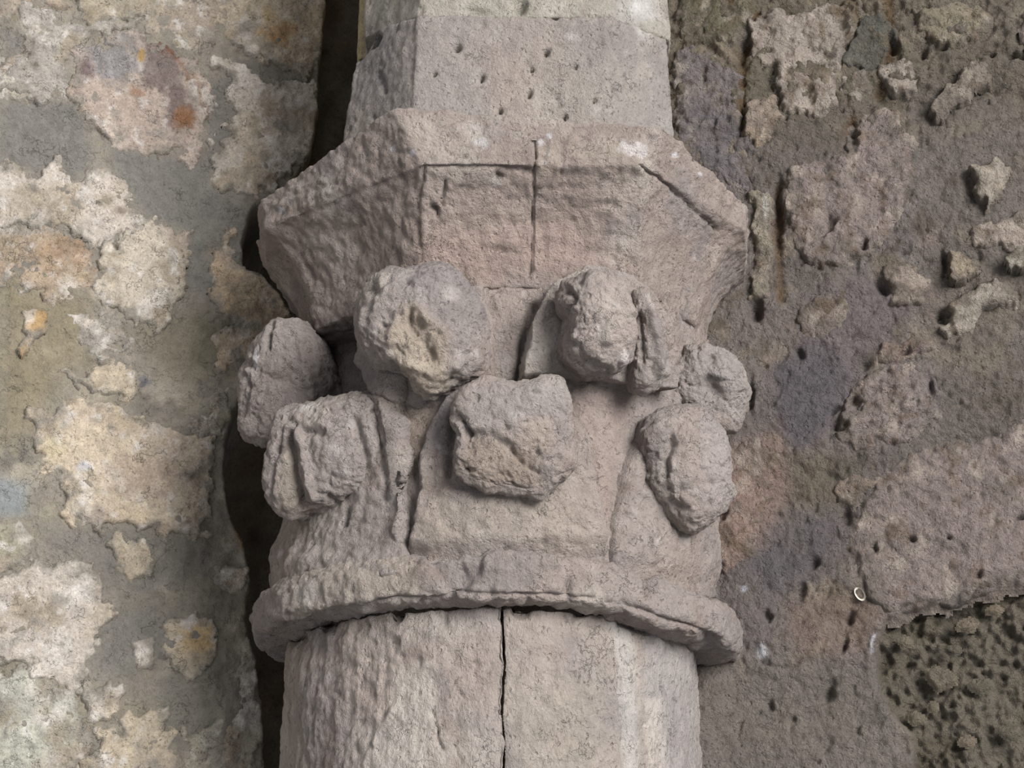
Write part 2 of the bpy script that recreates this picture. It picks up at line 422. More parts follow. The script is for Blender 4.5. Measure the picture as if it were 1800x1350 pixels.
# the rubble goes on beyond the picture
def rubble(W, spots, parent, mat, paint, seed, low, cols):
    rng = np.random.default_rng(seed)
    for i, (u, v) in enumerate(spots):
        n = 9; ph = np.linspace(0, 2*math.pi, n, endpoint=False)
        ru, rv = rng.uniform(0.035, 0.065), rng.uniform(0.028, 0.05)
        k = rng.uniform(0.75, 1.2, n)
        P = W.P(u+ru*k*np.cos(ph), v+rv*k*np.sin(ph)); x, y = project(P)
        wall_stone(W, list(zip(x, y)), 0.006, 8, cols[i % len(cols)], parent, mat, seed*50+i*13, paint, amp=0.003, low=low, warp=14, rag=12, step=0.003)
sp_l = [(-0.33-0.125*i+0.03*math.sin(j*2.1), -0.62+0.125*j+0.03*math.cos(i*3.3+j)) for i in range(5) for j in range(12)]
sp_l += [(-0.22+0.12*i, v+0.02*math.sin(i*2)) for i in range(3) for v in (-0.60, -0.49, 0.56, 0.68)]
rubble(WL, [q for q in sp_l if not (-0.33 < q[0] and -0.44 < q[1] < 0.5)], wall_left, M_left, pale_paint(''), 7, low_left, [PALE, CREAM, GREY, WARM, GRN])

# ---- recess behind the column on the left
def paint_back(s):
    s.rough(20, 0.01, 4); s.mottle((140, 116, 90), 20, 0, 0.6, 0.6)
gu = np.linspace(-0.6, 0.5, 120); gv = np.linspace(1.2, 3.2, 200)
U, Vv = np.meshgrid(gu, gv, indexing='ij'); P = np.stack([U, np.full(U.shape, 0.24), Vv], -1)
s = Skin(P, (136, 126, 110), 9); paint_back(s)
wb = struct(mesh_obj('wall_back', P-np.array([0, 1, 0])*s.h[..., None], grid_faces(120, 200), s.c, M_dark))
wb['label'] = 'dark rough masonry deep in the gap behind the column'

# ---- right wall: smeared coarse mortar over rubble, raked by the light
def low_right(P): return 0.007*fbm(P, 8, 3, 15)
RECESS = [(1540, 1126), (1561, 1090), (1636, 1066), (1682, 1069), (1725, 1048), (1800, 1033), (2100, 1000), (2300, 1700), (1640, 1600), (1622, 1400), (1600, 1290), (1568, 1254), (1551, 1218)]
PITS = [(1485, 906, 10, 16, -25, .007), (1428, 991, 9, 10, 0, .007), (1408, 1041, 9, 16, 10, .006), (1494, 1087, 8, 14, 10, .008), (1538, 966, 5, 10, 0, .006), (1604, 948, 7, 7, 0, .006),
        (1456, 1218, 10, 18, 15, .009), (1483, 1133, 5, 14, 10, .006), (1350, 1083, 7, 14, -10, .006), (1455, 395, 7, 18, 20, .006), (1514, 430, 6, 8, 0, .008), (1550, 500, 9, 18, -35, .008),
        (1522, 638, 9, 14, 20, .007), (1503, 706, 8, 12, 15, .008), (1474, 752, 11, 7, -20, .007), (1586, 620, 12, 8, 0, .006), (1636, 680, 8, 14, -15, .006), (1404, 624, 9, 10, 0, .006),
        (1660, 556, 14, 10, 20, .014), (1325, 545, 14, 18, 0, .012), (1467, 720, 5, 14, 40, .005), (1366, 380, 8, 60, 0, .007), (1320, 700, 6, 30, 5, .006), (1252, 990, 7, 26, -8, .008),
        (1270, 905, 12, 10, -35, .008), (1500, 240, 8, 22, 5, .007), (1308, 90, 12, 30, 15, .007), (1306, 200, 5, 40, 0, .006), (1570, 80, 7, 22, -20, .007), (1660, 460, 6, 20, 0, .008),
        (1705, 330, 12, 24, -20, .006), (1625, 95, 8, 9, 0, .006), (1655, 90, 10, 6, 20, .007), (1722, 1010, 6, 6, 0, .006), (1672, 950, 4, 4, 0, .005), (1790, 915, 8, 5, 0, .005),
        (1350, 1240, 8, 10, 0, .004), (1395, 1265, 6, 8, 0, .004), (1590, 1310, 12, 14, 0, .006), (1510, 1290, 4, 8, 0, .004), (1740, 100, 12, 3, 0, .008), (1788, 103, 16, 5, 0, .01)]
def paint_right(s):
    s.h += low_right(s.P)
    rec = sstep(-7, 7, sd_poly(s.qx, s.qy, RECESS))
    top = sstep(330, 120, s.y+40*s.n1+0.15*(s.x-1500))
    s.rough(30, 0.0022, 5, gain=0.55); s.rough(120, 0.0013, 3, seed=9)
    s.rough(28, 0.006, 5, seed=19, gain=0.6, where=top)
    s.crumb(75, 0.0016, 3, 40); s.rough(230, 0.0010, 2, seed=44); s.pits(130, 0.0022, 0.45)
    s.h += rec*(-0.016+0.006*fbm(s.P, 26, 3, 70)+0.006*noise(s.P, 120, 71)+0.004*noise(s.P, 220, 72))
    calm = sstep(1130, 1230, s.y+0.3*(1400-s.x))*(1-rec); s.rough(55, 0.0018, 5, seed=61, gain=0.65, where=1-0.7*calm)
    s.mottle((132, 122, 113), 8, -0.1, 0.6, 0.7)
    s.mottle((112, 106, 100), 12, 0.05, 0.7, 0.6, seed=2)
    s.mottle((138, 122, 112), 22, 0.15, 0.8, 0.6, seed=3)
    s.tint((104, 98, 76), 0.55*top); s.mottle((156, 144, 126), 26, 0.15, 0.6, 0.5, octs=5, seed=45); s.mottle((86, 76, 58), 30, 0.25, 0.7, 0.5, octs=5, seed=46)
    s.mottle((98, 92, 80), 14, 0.05, 0.5, 0.25, seed=6)
    right = sstep(1560, 1700, s.x+60*s.n1)*sstep(900, 700, s.y)
    s.tint((112, 106, 96), 0.55*right)
    s.cpoly([(1433, 516), (1486, 505), (1543, 491), (1565, 509), (1632, 537), (1575, 562), (1550, 598), (1508, 633), (1493, 697), (1451, 761), (1422, 793), (1383, 779), (1365, 726), (1369, 648), (1397, 591), (1415, 537)], 14, (118, 110, 109), 0.85)
    s.cpoly([(1360, 640), (1440, 600), (1490, 650), (1480, 730), (1420, 795), (1375, 770)], 26, (96, 93, 98), 0.7)
    s.cpoly([(1350, 900), (1480, 880), (1510, 960), (1420, 1010), (1350, 1050), (1310, 990)], 40, (98, 95, 99), 0.7)
    s.cpoly([(1290, 780), (1370, 760), (1400, 850), (1340, 960), (1260, 990), (1255, 900)], 24, (146, 126, 116), 0.75)
    s.cpoly([(1240, 1180), (1400, 1150), (1540, 1200), (1600, 1320), (1600, 1500), (1230, 1500)], 40, (128, 122, 113), 0.75)
    s.cpoly([(1385, 800), (1530, 800), (1500, 880), (1440, 900), (1390, 880)], 18, (104, 99, 86), 0.7)
    s.cpoly([(1380, 1060), (1540, 1060), (1530, 1150), (1400, 1160)], 30, (138, 120, 107), 0.6)
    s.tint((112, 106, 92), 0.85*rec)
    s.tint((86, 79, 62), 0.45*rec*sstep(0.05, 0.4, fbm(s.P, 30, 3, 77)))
    s.cblob(1340, 1146, 8, (196, 196, 200), 0.9, 12); s.cblob(1308, 1037, 5, (186, 188, 196), 0.9)
    s.line([(1534, 1118), (1530, 1130), (1532, 1144)], 3, 0.001, col=(200, 200, 204), k=0.9)
    for x, y, rx, ry, a, d in PITS:
        s.blob(x, y, rx, ry, a, -1.4*d, 2.6)
    # streaks of brown down the top of the wall, moss in the joints
    for pts in ([(1330, 20), (1310, 70), (1304, 150), (1300, 240)], [(1560, 0), (1572, 60), (1560, 120), (1545, 160)], [(1370, 330), (1365, 420), (1372, 520)], [(1500, 205), (1494, 260)]):
        s.line(pts, 9, -0.003, col=(98, 74, 44), k=0.7)
    s.cblob(1252, 1010, 10, (104, 106, 72), 0.6, 18)
    # edge of the broken mortar bed and trowel marks
    s.line([(1545, 1112), (1580, 1085), (1640, 1064), (1660, 1072)], 4, -0.006)
    s.line([(1336, 1165), (1360, 1176), (1395, 1175), (1410, 1155)], 4, -0.003)
    for k in range(26):
        y0 = 800+k*19; s.line([(1620+(k*37) % 110, y0), (1660+(k*53) % 130, y0+22)], 3, -0.0012)
    for k in range(20):
        x0 = 1240+(k*47) % 300; y0 = 1160+(k*83) % 190; s.line([(x0, y0), (x0+38, y0-26)], 2.5, -0.0008)
    for k in range(16):
        x0 = 1610+(k*61) % 180; y0 = 210+(k*89) % 330; s.line([(x0, y0), (x0+8, y0+44)], 3, -0.0012)
    s.line([(1180, 80), (1240, 84), (1300, 132)], 5, -0.003)
    # the bed of mortar laps against the column
    s.h += 0.010*sstep(1300, 1230, s.x)*sstep(1120, 1180, s.y)
u = steps(-0.12, -0.08, 0.30, 1.5, 0.0015, 0.012); v = steps(-0.9, -0.40, 0.43, 1.1, 0.0015, 0.012)
wall_right = wall_base('wall_right', WR, u, v, 21, paint_right, M_rmort, (124, 117, 113))
wall_right['label'] = 'rough right wall of rubble smeared with coarse pitted mortar'

def r_paint(kind):
    def f(s):
        s.mottle((150, 139, 131), 14, 0.0, 0.7, 0.6, seed=1)
        s.mottle((110, 103, 94), 22, 0.1, 0.7, 0.6, seed=2)
        s.mottle((168, 158, 144), 30, 0.3, 0.9, 0.6, seed=3)
        s.mottle((92, 78, 56), 40, 0.4, 0.9, 0.6, seed=4)
        s.tint((118, 110, 101), 0.85*sstep(14, -8, s.sd-2+26*fbm(s.P, 42, 5, s.seed+60, 0.6)))
        s.crumb(80, 0.0010, 3, 40); s.rough(60, 0.0014, 5, seed=44, gain=0.65)
        s.mottle((184, 174, 160), 50, 0.2, 0.7, 0.5, seed=9); s.mottle((110, 94, 76), 60, 0.2, 0.7, 0.5, seed=10)
        if kind == 'pitted':
            s.crumb(60, 0.004, 3, 5); s.pits(110, 0.002, 0.3); s.mottle((108, 104, 106), 14, -0.1, 0.5, 0.6, seed=8)
        if kind == 'streak':
            s.h += 0.006*noise(s.P*np.array([1, 1, 0.35]), 60, 4); s.tint((96, 82, 60), 0.7*sstep(0.15, 0.45, noise(s.P*np.array([1, 1, 0.3]), 60, 14)))
        if kind == 'tool':
            s.h += 0.0012*noise(s.P@np.array([[.8, 0, .6], [0, 1, 0], [-.6, 0, .8]])*np.array([0.4, 1, 2.4]), 70, 4)
        if kind == 'dark': s.tint((92, 92, 84), 0.7)
        if kind == 'white': s.cblob(1345, 365, 4, (206, 204, 198), 0.9, 22)
        for x, y, rx, ry, a, d in PITS:
            s.blob(x, y, rx, ry, a, -1.4*d, 2.6)
    return f
RP = (142, 131, 125); RPALE = (164, 155, 144); RG = (123, 117, 116)
RS = [
 ([(1186, 84), (1232, 86), (1300, 138), (1298, 227), (1328, 250), (1318, 337), (1263, 317), (1186, 258)], 0.0025, 9, RG, 'pitted', 0.004),
 ([(1321, 38), (1366, 24), (1407, 31), (1435, 10), (1511, 7), (1509, 31), (1488, 79), (1481, 118), (1476, 179), (1435, 207), (1380, 194), (1368, 165), (1359, 114), (1318, 93)], 0.0050, 9, RPALE, 'streak', 0.006),
 ([(1311, 188), (1357, 174), (1378, 207), (1352, 245), (1328, 255), (1307, 238)], 0.0056, 8, (172, 156, 136), '', 0.005),
 ([(1514, 28), (1542, 21), (1571, 65), (1545, 107), (1518, 122), (1489, 115), (1493, 76)], 0.0037, 7, (98, 98, 90), 'dark', 0.003),
 ([(1483, 133), (1518, 127), (1523, 158), (1507, 178), (1480, 165)], 0.0050, 7, RPALE, '', 0.004),
 ([(1550, 116), (1593, 105), (1617, 131), (1607, 162), (1576, 165), (1552, 145)], 0.0050, 8, RPALE, '', 0.005),
 ([(1640, 212), (1650, 172), (1707, 123), (1733, 121), (1737, 152), (1690, 186), (1660, 217)], 0.0100, 4, (158, 148, 136), '', 0.004),
 ([(1712, 303), (1745, 290), (1768, 307), (1758, 351), (1735, 368), (1718, 338)], 0.0110, 4, (164, 156, 142), '', 0.003),
 ([(1704, 417), (1731, 395), (1800, 379), (1880, 376), (1880, 432), (1800, 433), (1752, 436), (1717, 441)], 0.0050, 8, (164, 153, 141), '', 0.004),
 ([(1385, 303), (1428, 284), (1490, 278), (1502, 214), (1552, 188), (1578, 207), (1608, 251), (1608, 293), (1591, 331), (1591, 372), (1560, 413), (1521, 446), (1470, 470), (1421, 460), (1402, 413), (1376, 362)], 0.0037, 12, RP, '', 0.005),
 ([(1320, 345), (1349, 343), (1356, 431), (1350, 520), (1322, 520), (1326, 441)], 0.0037, 8, (150, 142, 126), 'white', 0.005),
 ([(1612, 22), (1663, 12), (1720, 18), (1746, 50), (1690, 86), (1640, 78), (1612, 56)], 0.0043, 10, (138, 130, 112), '', 0.006),
 ([(1200, -40), (1326, -40), (1318, 34), (1294, 80), (1240, 78), (1194, 60)], 0.0025, 10, (104, 100, 82), 'streak', 0.005),
 ([(1671, 449), (1689, 446), (1716, 480), (1693, 501), (1671, 497)], 0.0140, 3, (164, 152, 132), '', 0.003),
 ([(1771, 466), (1790, 442), (1830, 441), (1830, 473), (1776, 477)], 0.0140, 3, (176, 170, 156), '', 0.003),
 ([(1664, 541), (1707, 510), (1753, 496), (1785, 509), (1790, 535), (1725, 544), (1710, 573), (1671, 594), (1657, 580)], 0.0056, 7, (164, 156, 144), '', 0.005),
 ([(1550, 481), (1586, 461), (1611, 465), (1631, 502), (1631, 536), (1567, 533), (1566, 512)], 0.0043, 8, (150, 138, 126), '', 0.003),
 ([(1508, 664), (1529, 650), (1600, 636), (1637, 650), (1655, 690), (1648, 740), (1600, 775), (1543, 796), (1481, 782), (1460, 761), (1481, 738), (1494, 706)], 0.0037, 11, RP, 'pitted', 0.004),
 ([(1505, 900), (1542, 843), (1611, 799), (1739, 767), (1800, 749), (1930, 735), (1930, 1020), (1800, 1022), (1722, 1036), (1660, 1056), (1570, 1076), (1522, 1050), (1494, 960)], 0.0037, 17, RP, 'tool', 0.003),
 ([(1550, 600), (1600, 590), (1640, 610), (1600, 632), (1540, 640)], 0.0025, 9, (150, 132, 122), 'pitted', 0.005),
 ([(1400, 545), (1430, 520), (1480, 510), (1490, 560), (1450, 600), (1405, 590)], 0.0025, 13, (128, 117, 111), '', 0.002),
 ([(1255, 800), (1330, 770), (1370, 800), (1350, 900), (1320, 980), (1270, 1010), (1256, 960)], 0.0031, 13, (150, 130, 119), 'tool', 0.003),
 ([(1540, 850), (1500, 830), (1470, 850), (1470, 880), (1500, 890)], 0.0025, 9, (140, 126, 112), '', 0.003),
]
for i, (pts, h, e, c, kind, amp) in enumerate(RS):
    wall_stone(WR, pts, h, e, c, wall_right, M_right, 500+i*13, r_paint(kind), amp=amp*0.7, low=low_right, warp=8, step=0.0015, rag=8, grow=4)
sp_r = [(0.36+0.14*i+0.03*math.sin(j*2.7), -0.62+0.15*j+0.03*math.cos(i*2.3+j)) for i in range(4) for j in range(10)]
sp_r += [(0.02+0.14*i, v) for i in range(3) for v in (-0.58, 0.56, 0.70)]
rubble(WR, sp_r, wall_right, M_right, r_paint(''), 9, low_right, [RP, RPALE, RG])
# pebbles of aggregate showing in the broken bed
PB = [(1655, 1190, 24, 17), (1724, 1204, 15, 11), (1700, 1098, 18, 9), (1592, 1128, 10, 7), (1676, 1142, 9, 6), (1748, 1072, 11, 6), (1612, 1262, 15, 8), (1775, 1285, 17, 10), (1700, 1302, 11, 7), (1640, 1240, 8, 6)]
for i, (x, y, a, b) in enumerate(PB):
    pts = [(x+a*math.cos(t)*(1+0.28*math.sin(2*t+i*1.9)), y+b*math.sin(t)*(1+0.25*math.cos(3*t+i*2))) for t in np.linspace(0, 2*math.pi, 11)[:-1]]
    wall_stone(WR, pts, -0.003, 6, [(116, 109, 94), (106, 101, 88), (128, 118, 102)][i % 3], wall_right, M_right, 900+i*7, None, amp=0.002, low=low_right, warp=3, rag=1.5, name='pebble', step=0.0014)

# ------------------------------------------------------------------ the column
AX = -0.003                                     # axis of the column
def col_paint(s, k=1.0, pale=0.0):
    s.mottle((166, 154, 145), 7, -0.1, 0.6, 0.8*k, seed=1)
    s.mottle((141, 135, 133), 9, 0.05, 0.6, 0.75*k, seed=2)
    s.mottle((184, 176, 166), 14, 0.15, 0.8, 0.7*k, seed=3)
    s.mottle((147, 134, 125), 25, 0.2, 0.8, 0.6*k, seed=4)
    s.mottle((196, 190, 184), 45, 0.5, 1.0, 0.6*k, seed=5)
BASE = (160, 151, 145)
zs = lambda y, Y: float(on_y(np.array(880.), np.array(float(y)), Y)[2])

# ---- shaft: two stones side by side with an open joint
RS_ = 0.1695; SX = -0.0068
Z_TOP = zs(1063, -RS_)
shaft = empty('column_shaft', (AX, 0, 1.2))
tag(shaft, 'worn half-round limestone column shaft with an open vertical joint, below the carved capital', 'column shaft')
def shaft_stone(t0, t1, seed):
    th = np.radians(np.arange(t0, t1, 0.5)); n = 5
    inset_u = np.zeros(len(th)); 
    th = np.concatenate([np.full(n, th[0]), th, np.full(n, th[-1])])
    inset_u = np.concatenate([np.linspace(0.03, 0.0008, n), inset_u, np.linspace(0.0008, 0.03, n)])
    z = steps(1.2, 1.77, Z_TOP, Z_TOP, 0.0016, 0.01); z = z[z < Z_TOP-0.001]
    z = np.concatenate([z, np.full(n, Z_TOP)]); inset_v = np.concatenate([np.zeros(len(z)-n), np.linspace(0.002, 0.03, n)])
    T, Z = np.meshgrid(th, z, indexing='ij')
    TJ = math.radians(3.35)
    T = T+np.radians(0.55)*noise(np.stack([Z*0, Z*0, Z], -1), 28, 77)*np.exp(-((T-TJ)/0.12)**2)
    R = RS_-np.maximum(inset_u[:, None], inset_v[None, :])
    P = np.stack([SX+R*np.sin(T), -R*np.cos(T), Z], -1)
    s = Skin(P, (164, 155, 147), seed, 4)
    col_paint(s, 0.9)
    s.rough(16, 0.0024, 4); s.crumb(55, 0.0028, 3, 3)
    # vertical dressing marks on the left of the face
    lf = sstep(760, 640, s.x)
    s.rough(110, 0.0016, 3, seed=8, stretch=(1, 1, 0.16), where=lf)
    s.pits(90, 0.0018, 0.45)
    # worn arrises at the joint and along the top bed
    jx = 882+4*noise(P*np.array([0, 0, 1.]), 60, 4)
    s.h -= 0.0035*sstep(-0.35, 0.15, noise(np.stack([Z*0, Z*0, Z], -1), 24, 78))*np.exp(-(np.abs(s.x-jx)/2.3)**1.5)+0.0015*np.exp(-(np.abs(s.x-882)/14)**2)
    s.h -= (0.003+0.003*noise(P, 60, 6))*np.exp(-((Z_TOP-Z)/0.004)**1.0)
    s.h -= 0.008*sstep(0.15, 0.5, noise(P, 45, 12))*np.exp(-((Z_TOP-Z)/0.010)**2)
    s.line([(1068, 1080), (1072, 1160), (1086, 1180), (1092, 1260), (1096, 1360)], 3.5, -0.0022)
    s.line([(760, 1250), (772, 1300), (780, 1315)], 3, -0.003); s.line([(800, 1310), (812, 1340)], 3, -0.002)
    s.line([(1012, 1180), (1014, 1195)], 3, -0.002); s.line([(968, 1190), (990, 1200)], 3, -0.001)
    s.line([(690, 1240), (640, 1340)], 5, 0.0015); s.line([(765, 1075), (790, 1110)], 5, -0.002)
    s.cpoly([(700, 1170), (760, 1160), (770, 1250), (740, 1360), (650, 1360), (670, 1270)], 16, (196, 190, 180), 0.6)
    s.cpoly([(1066, 1070), (1110, 1090), (1125, 1360), (1098, 1360), (1085, 1180)], 9, (196, 194, 188), 0.55)  # pale lime strip, its brightness also painted in for a facet catching light
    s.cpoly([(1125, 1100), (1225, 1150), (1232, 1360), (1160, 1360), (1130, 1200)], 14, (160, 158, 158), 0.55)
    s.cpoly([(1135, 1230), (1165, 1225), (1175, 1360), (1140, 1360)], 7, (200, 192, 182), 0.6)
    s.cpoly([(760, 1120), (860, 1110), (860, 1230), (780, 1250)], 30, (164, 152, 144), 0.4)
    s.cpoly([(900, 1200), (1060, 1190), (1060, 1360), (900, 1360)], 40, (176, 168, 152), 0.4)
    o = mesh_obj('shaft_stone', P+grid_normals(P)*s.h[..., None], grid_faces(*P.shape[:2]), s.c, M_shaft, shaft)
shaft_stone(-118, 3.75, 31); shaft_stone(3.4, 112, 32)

# ---- capital: bell, necking ring, leaves with curled tips
Z_RT = zs(985, -0.19); Z_BT = 2.172
capital = empty('carved_capital', (AX, 0, Z_TOP))
tag(capital, 'worn limestone capital carved with seven blunt curled leaves in two rows', 'capital')
def bell_pt(T, Z):
    t = (Z-Z_RT)/(Z_BT-Z_RT)
    top = np.interp(T, [-1.3, -1.0, -0.8, -0.62, -0.33, -0.15, 0, 0.15, 0.35, 0.54, 0.7, 0.85, 1.01, 1.3],
                    [0.150, 0.150, 0.156, 0.176, 0.193, 0.186, 0.1845, 0.186, 0.196, 0.212, 0.202, 0.196, 0.191, 0.185])
    wgt = np.where(T < -0.4, sstep(0.15, 0.6, t), sstep(0.55, 1.0, t))
    R = 0.178+(top-0.178)*wgt
    return np.stack([AX+R*np.sin(T), -R*np.cos(T), Z], -1)
bt = np.radians(np.arange(-112, 112, 0.45)); bz = np.arange(1.925, Z_BT+0.004, 0.0014)
BT, BZ = np.meshgrid(bt, bz, indexing='ij'); BP = bell_pt(BT, BZ); BN = grid_normals(BP)
s = Skin(BP, BASE, 41, 4); col_paint(s)
s.rough(20, 0.002, 4); s.crumb(60, 0.003, 3, 3); s.pits(100, 0.0018, 0.45)
s.line([(705, 705), (735, 690), (770, 715), (790, 700)], 7, 0.004)
s.line([(735, 712), (772, 715)], 3, -0.003); s.line([(1010, 690), (1040, 720), (1030, 740)], 4, -0.0015)
s.line([(1045, 860), (1050, 930)], 4, -0.003); s.line([(1045, 790), (1048, 840)], 3, -0.0025); s.line([(870, 520), (900, 610), (910, 670)], 3, 0.001)
s.line([(938, 540), (920, 600), (910, 672)], 7, -0.010); s.line([(612, 590), (616, 640), (622, 700)], 13, -0.022)
s.cpoly([(1000, 690), (1120, 690), (1080, 850), (1060, 970), (1010, 900)], 20, (172, 154, 145), 0.5)
s.cpoly([(700, 720), (775, 715), (745, 800), (720, 850), (705, 780)], 12, (182, 166, 150), 0.6)
mesh_obj('bell', BP+BN*s.h[..., None], grid_faces(*BP.shape[:2]), s.c, M_col, capital)

def leaf(pts, h, edge, seed, extra=None, crest=0.0, col=BASE):
    s = Skin(BP, col, seed, 4)
    m = s._near(pts, 30); i0 = np.where(m.any(1))[0]; j0 = np.where(m.any(0))[0]
    sl = (slice(max(i0[0]-2, 0), i0[-1]+3), slice(max(j0[0]-2, 0), j0[-1]+3))
    P = BP[sl]; s = Skin(P, col, seed, 4); col_paint(s)
    sd = sd_poly(s.qx, s.qy, pts)
    s.h += -0.006+(h+0.006)*sstep(-edge, edge, sd)+crest*sstep(0, 90, sd)
    s.rough(22, 0.002, 4); s.crumb(60, 0.0034, 3, 3); s.pits(90, 0.002, 0.45)
    if extra: extra(s)
    return mesh_obj('leaf', P+BN[sl]*s.h[..., None], grid_faces(*P.shape[:2], sd > -edge*1.3), s.c, M_col, capital)

def curl(pts, Y, hf, hb, seed, parent, extra=None, tilt=0.45, ex=0.8, centre=None, col=BASE, lump=0.0035, name='curled_tip', mat=None, nphi=230, nr=120, pw=2.5):
    """a closed swelling whose outline is traced and which bulges out and slightly down"""
    a = np.array(pts, float)
    k = len(a); t = np.linspace(0, k, nphi, endpoint=False); i = t.astype(int); f = (t-i)[:, None]
    p0, p1, p2, p3 = a[(i-1) % k], a[i % k], a[(i+1) % k], a[(i+2) % k]
    ol = 0.5*((2*p1)+(-p0+p2)*f+(2*p0-5*p1+4*p2-p3)*f*f+(-p0+3*p1-3*p2+p3)*f**3)
    cx, cy = centre if centre else (a[:, 0].min()/2+a[:, 0].max()/2, a[:, 1].min()/2+a[:, 1].max()/2)
    pc = on_y(np.array(cx), np.array(cy), Y)
    rad = np.array([pc[0]-AX, pc[1], 0]); rad /= np.linalg.norm(rad)
    vw = CAM-pc; vw /= np.linalg.norm(vw)
    n = vw*(1-tilt)+rad*tilt; n /= np.linalg.norm(n)
    e1 = np.cross(n, [0, 0, 1.0]); e1 /= np.linalg.norm(e1); e2 = np.cross(e1, n)
    O = on_plane(ol[:, 0], ol[:, 1], pc, n)-pc
    oa, ob = O @ e1, O @ e2
    ang = np.unwrap(np.arctan2(ob, oa)); orad = np.hypot(oa, ob)
    if ang[-1] < ang[0]: ang = ang[::-1]; orad = orad[::-1]
    ang0 = ang[0]; angs = np.concatenate([ang, [ang0+2*math.pi]]); orads = np.concatenate([orad, [orad[0]]])
    mo = np.argsort(angs, kind='stable'); angs, orads = angs[mo], orads[mo]
    # square grid folded onto a disc, so that the middle of the swelling is evenly meshed
    g = np.linspace(-1, 1, nr); X, Yg = np.meshgrid(g, g, indexing='ij')
    r = np.maximum(np.abs(X), np.abs(Yg)); big = np.abs(X) > np.abs(Yg)
    phi = np.where(big, (math.pi/4)*Yg/np.where(X == 0, 1, X), math.pi/2-(math.pi/4)*X/np.where(Yg == 0, 1, Yg))
    cx_ = np.where(big, X, Yg)*np.cos(phi); cy_ = np.where(big, X, Yg)*np.sin(phi)
    th = np.arctan2(cy_, cx_)
    R = np.interp((th-ang0) % (2*math.pi)+ang0, angs, orads)
    lat = np.sin(r*math.pi/2)
    # the inner contours are rounder than the rim
    k = 2*math.pi; rm = np.exp(np.mean(np.log(np.maximum(orads, 1e-4))))
    w_, h_ = (oa.max()-oa.min())/2, (ob.max()-ob.min())/2
    ell = w_*h_/np.sqrt((h_*np.cos(th))**2+(w_*np.sin(th))**2)
    mixr = sstep(0.35, 1.0, lat)
    RR = lat*(R*mixr+ell*(1-mixr))
    B = pc+(RR*np.cos(th))[..., None]*e1+(RR*np.sin(th))[..., None]*e2
    dome = np.clip(1-lat**pw, 0, 1)**(1/pw)
    sheets = []
    allc = []; faces = []; off = 0
    for side, H in ((1, hf), (-1, hb)):
        P = B+n*(side*H*dome)[..., None]
        s = Skin(P, col, seed, 3)
        # marks are looked up where the flat outline is seen
        s.x, s.y = project(B); s.qx = s.x+3*(s.n1+0.5*s.n3); s.qy = s.y+3*(s.n2+0.5*s.n4)
        col_paint(s)
        s.rough(26, lump, 4, gain=0.5); s.crumb(60, 0.0034, 3, 3); s.pits(80, 0.002, 0.42); s.pits(170, 0.0012, 0.3, seed=15)
        if side > 0 and extra:
            h0 = s.h.copy(); extra(s); s.h = h0+(s.h-h0)*sstep(1.0, 0.97, lat)
        N = grid_normals(P)
        if (N[nr//2, nr//2] @ n)*side < 0: N = -N; flip = True
        else: flip = False
        # rim rows share one direction so that front and back stay joined
        rim = (B-pc); rim /= np.maximum(np.linalg.norm(rim, axis=-1, keepdims=True), 1e-9)
        wr = sstep(0.9, 0.995, lat)[..., None]; N = N*(1-wr)+rim*wr
        sheets.append((P+N*s.h[..., None]).reshape(-1, 3)); allc.append(s.c.reshape(-1, 3))
        faces.append(grid_faces(nr, nr, flip=flip)+off); off += nr*nr
    return mesh_obj(name, np.concatenate(sheets), np.concatenate(faces), np.concatenate(allc), mat or M_col, parent)

# central leaf
def ex_c(s):
    s.line([(745, 800), (735, 880), (724, 958)], 5, -0.004); s.h -= 0.010*sstep(945, 985, s.y)
    s.line([(800, 745), (798, 800), (792, 840)], 6, -0.007); s.line([(760, 790), (752, 850), (742, 900)], 5, 0.002); s.line([(772, 800), (764, 870)], 3, -0.0015)
    s.line([(1012, 740), (1020, 830)], 4, -0.002); s.line([(1000, 830), (1002, 842)], 3, -0.003)
    s.cpoly([(860, 880), (1000, 880), (1050, 960), (740, 960), (760, 880)], 26, (176, 166, 152), 0.5)
lf = leaf([(720, 962), (732, 880), (744, 800), (764, 742), (798, 692), (850, 668), (1000, 690), (1022, 760), (1046, 850), (1062, 966), (1062, 1010), (900, 1015), (716, 1005)], 0.011, 5, 51, ex_c)
def ex_c2(s):
    s.line([(800, 738), (812, 752), (822, 766)], 6, -0.008)
    s.line([(822, 765), (860, 772), (890, 790), (912, 815)], 7, -0.003); s.line([(898, 792), (903, 812), (925, 826), (945, 838)], 4, -0.003)
    s.line([(938, 796), (948, 812)], 4, -0.003); s.poly([(815, 768), (880, 778), (930, 800), (960, 845), (950, 880), (860, 872), (800, 840)], 12, -0.004)
    s.cpoly([(820, 770), (930, 790), (950, 860), (860, 865), (800, 830)], 18, (150, 135, 119), 0.6)
    s.cblob(945, 770, 30, (178, 164, 150), 0.6); s.cpoly([(820, 680), (1000, 670), (1000, 740), (830, 740)], 24, (158, 152, 150), 0.5)
curl([(792, 738), (806, 690), (846, 662), (890, 672), (912, 675), (940, 668), (982, 664), (1004, 700), (1012, 760), (1010, 820), (985, 850), (955, 878), (925, 878), (890, 872), (850, 864), (805, 840), (796, 800), (800, 765)], -0.199, 0.021, 0.035, 52, lf, ex_c2, ex=0.5, pw=3.4, lump=0.0028)

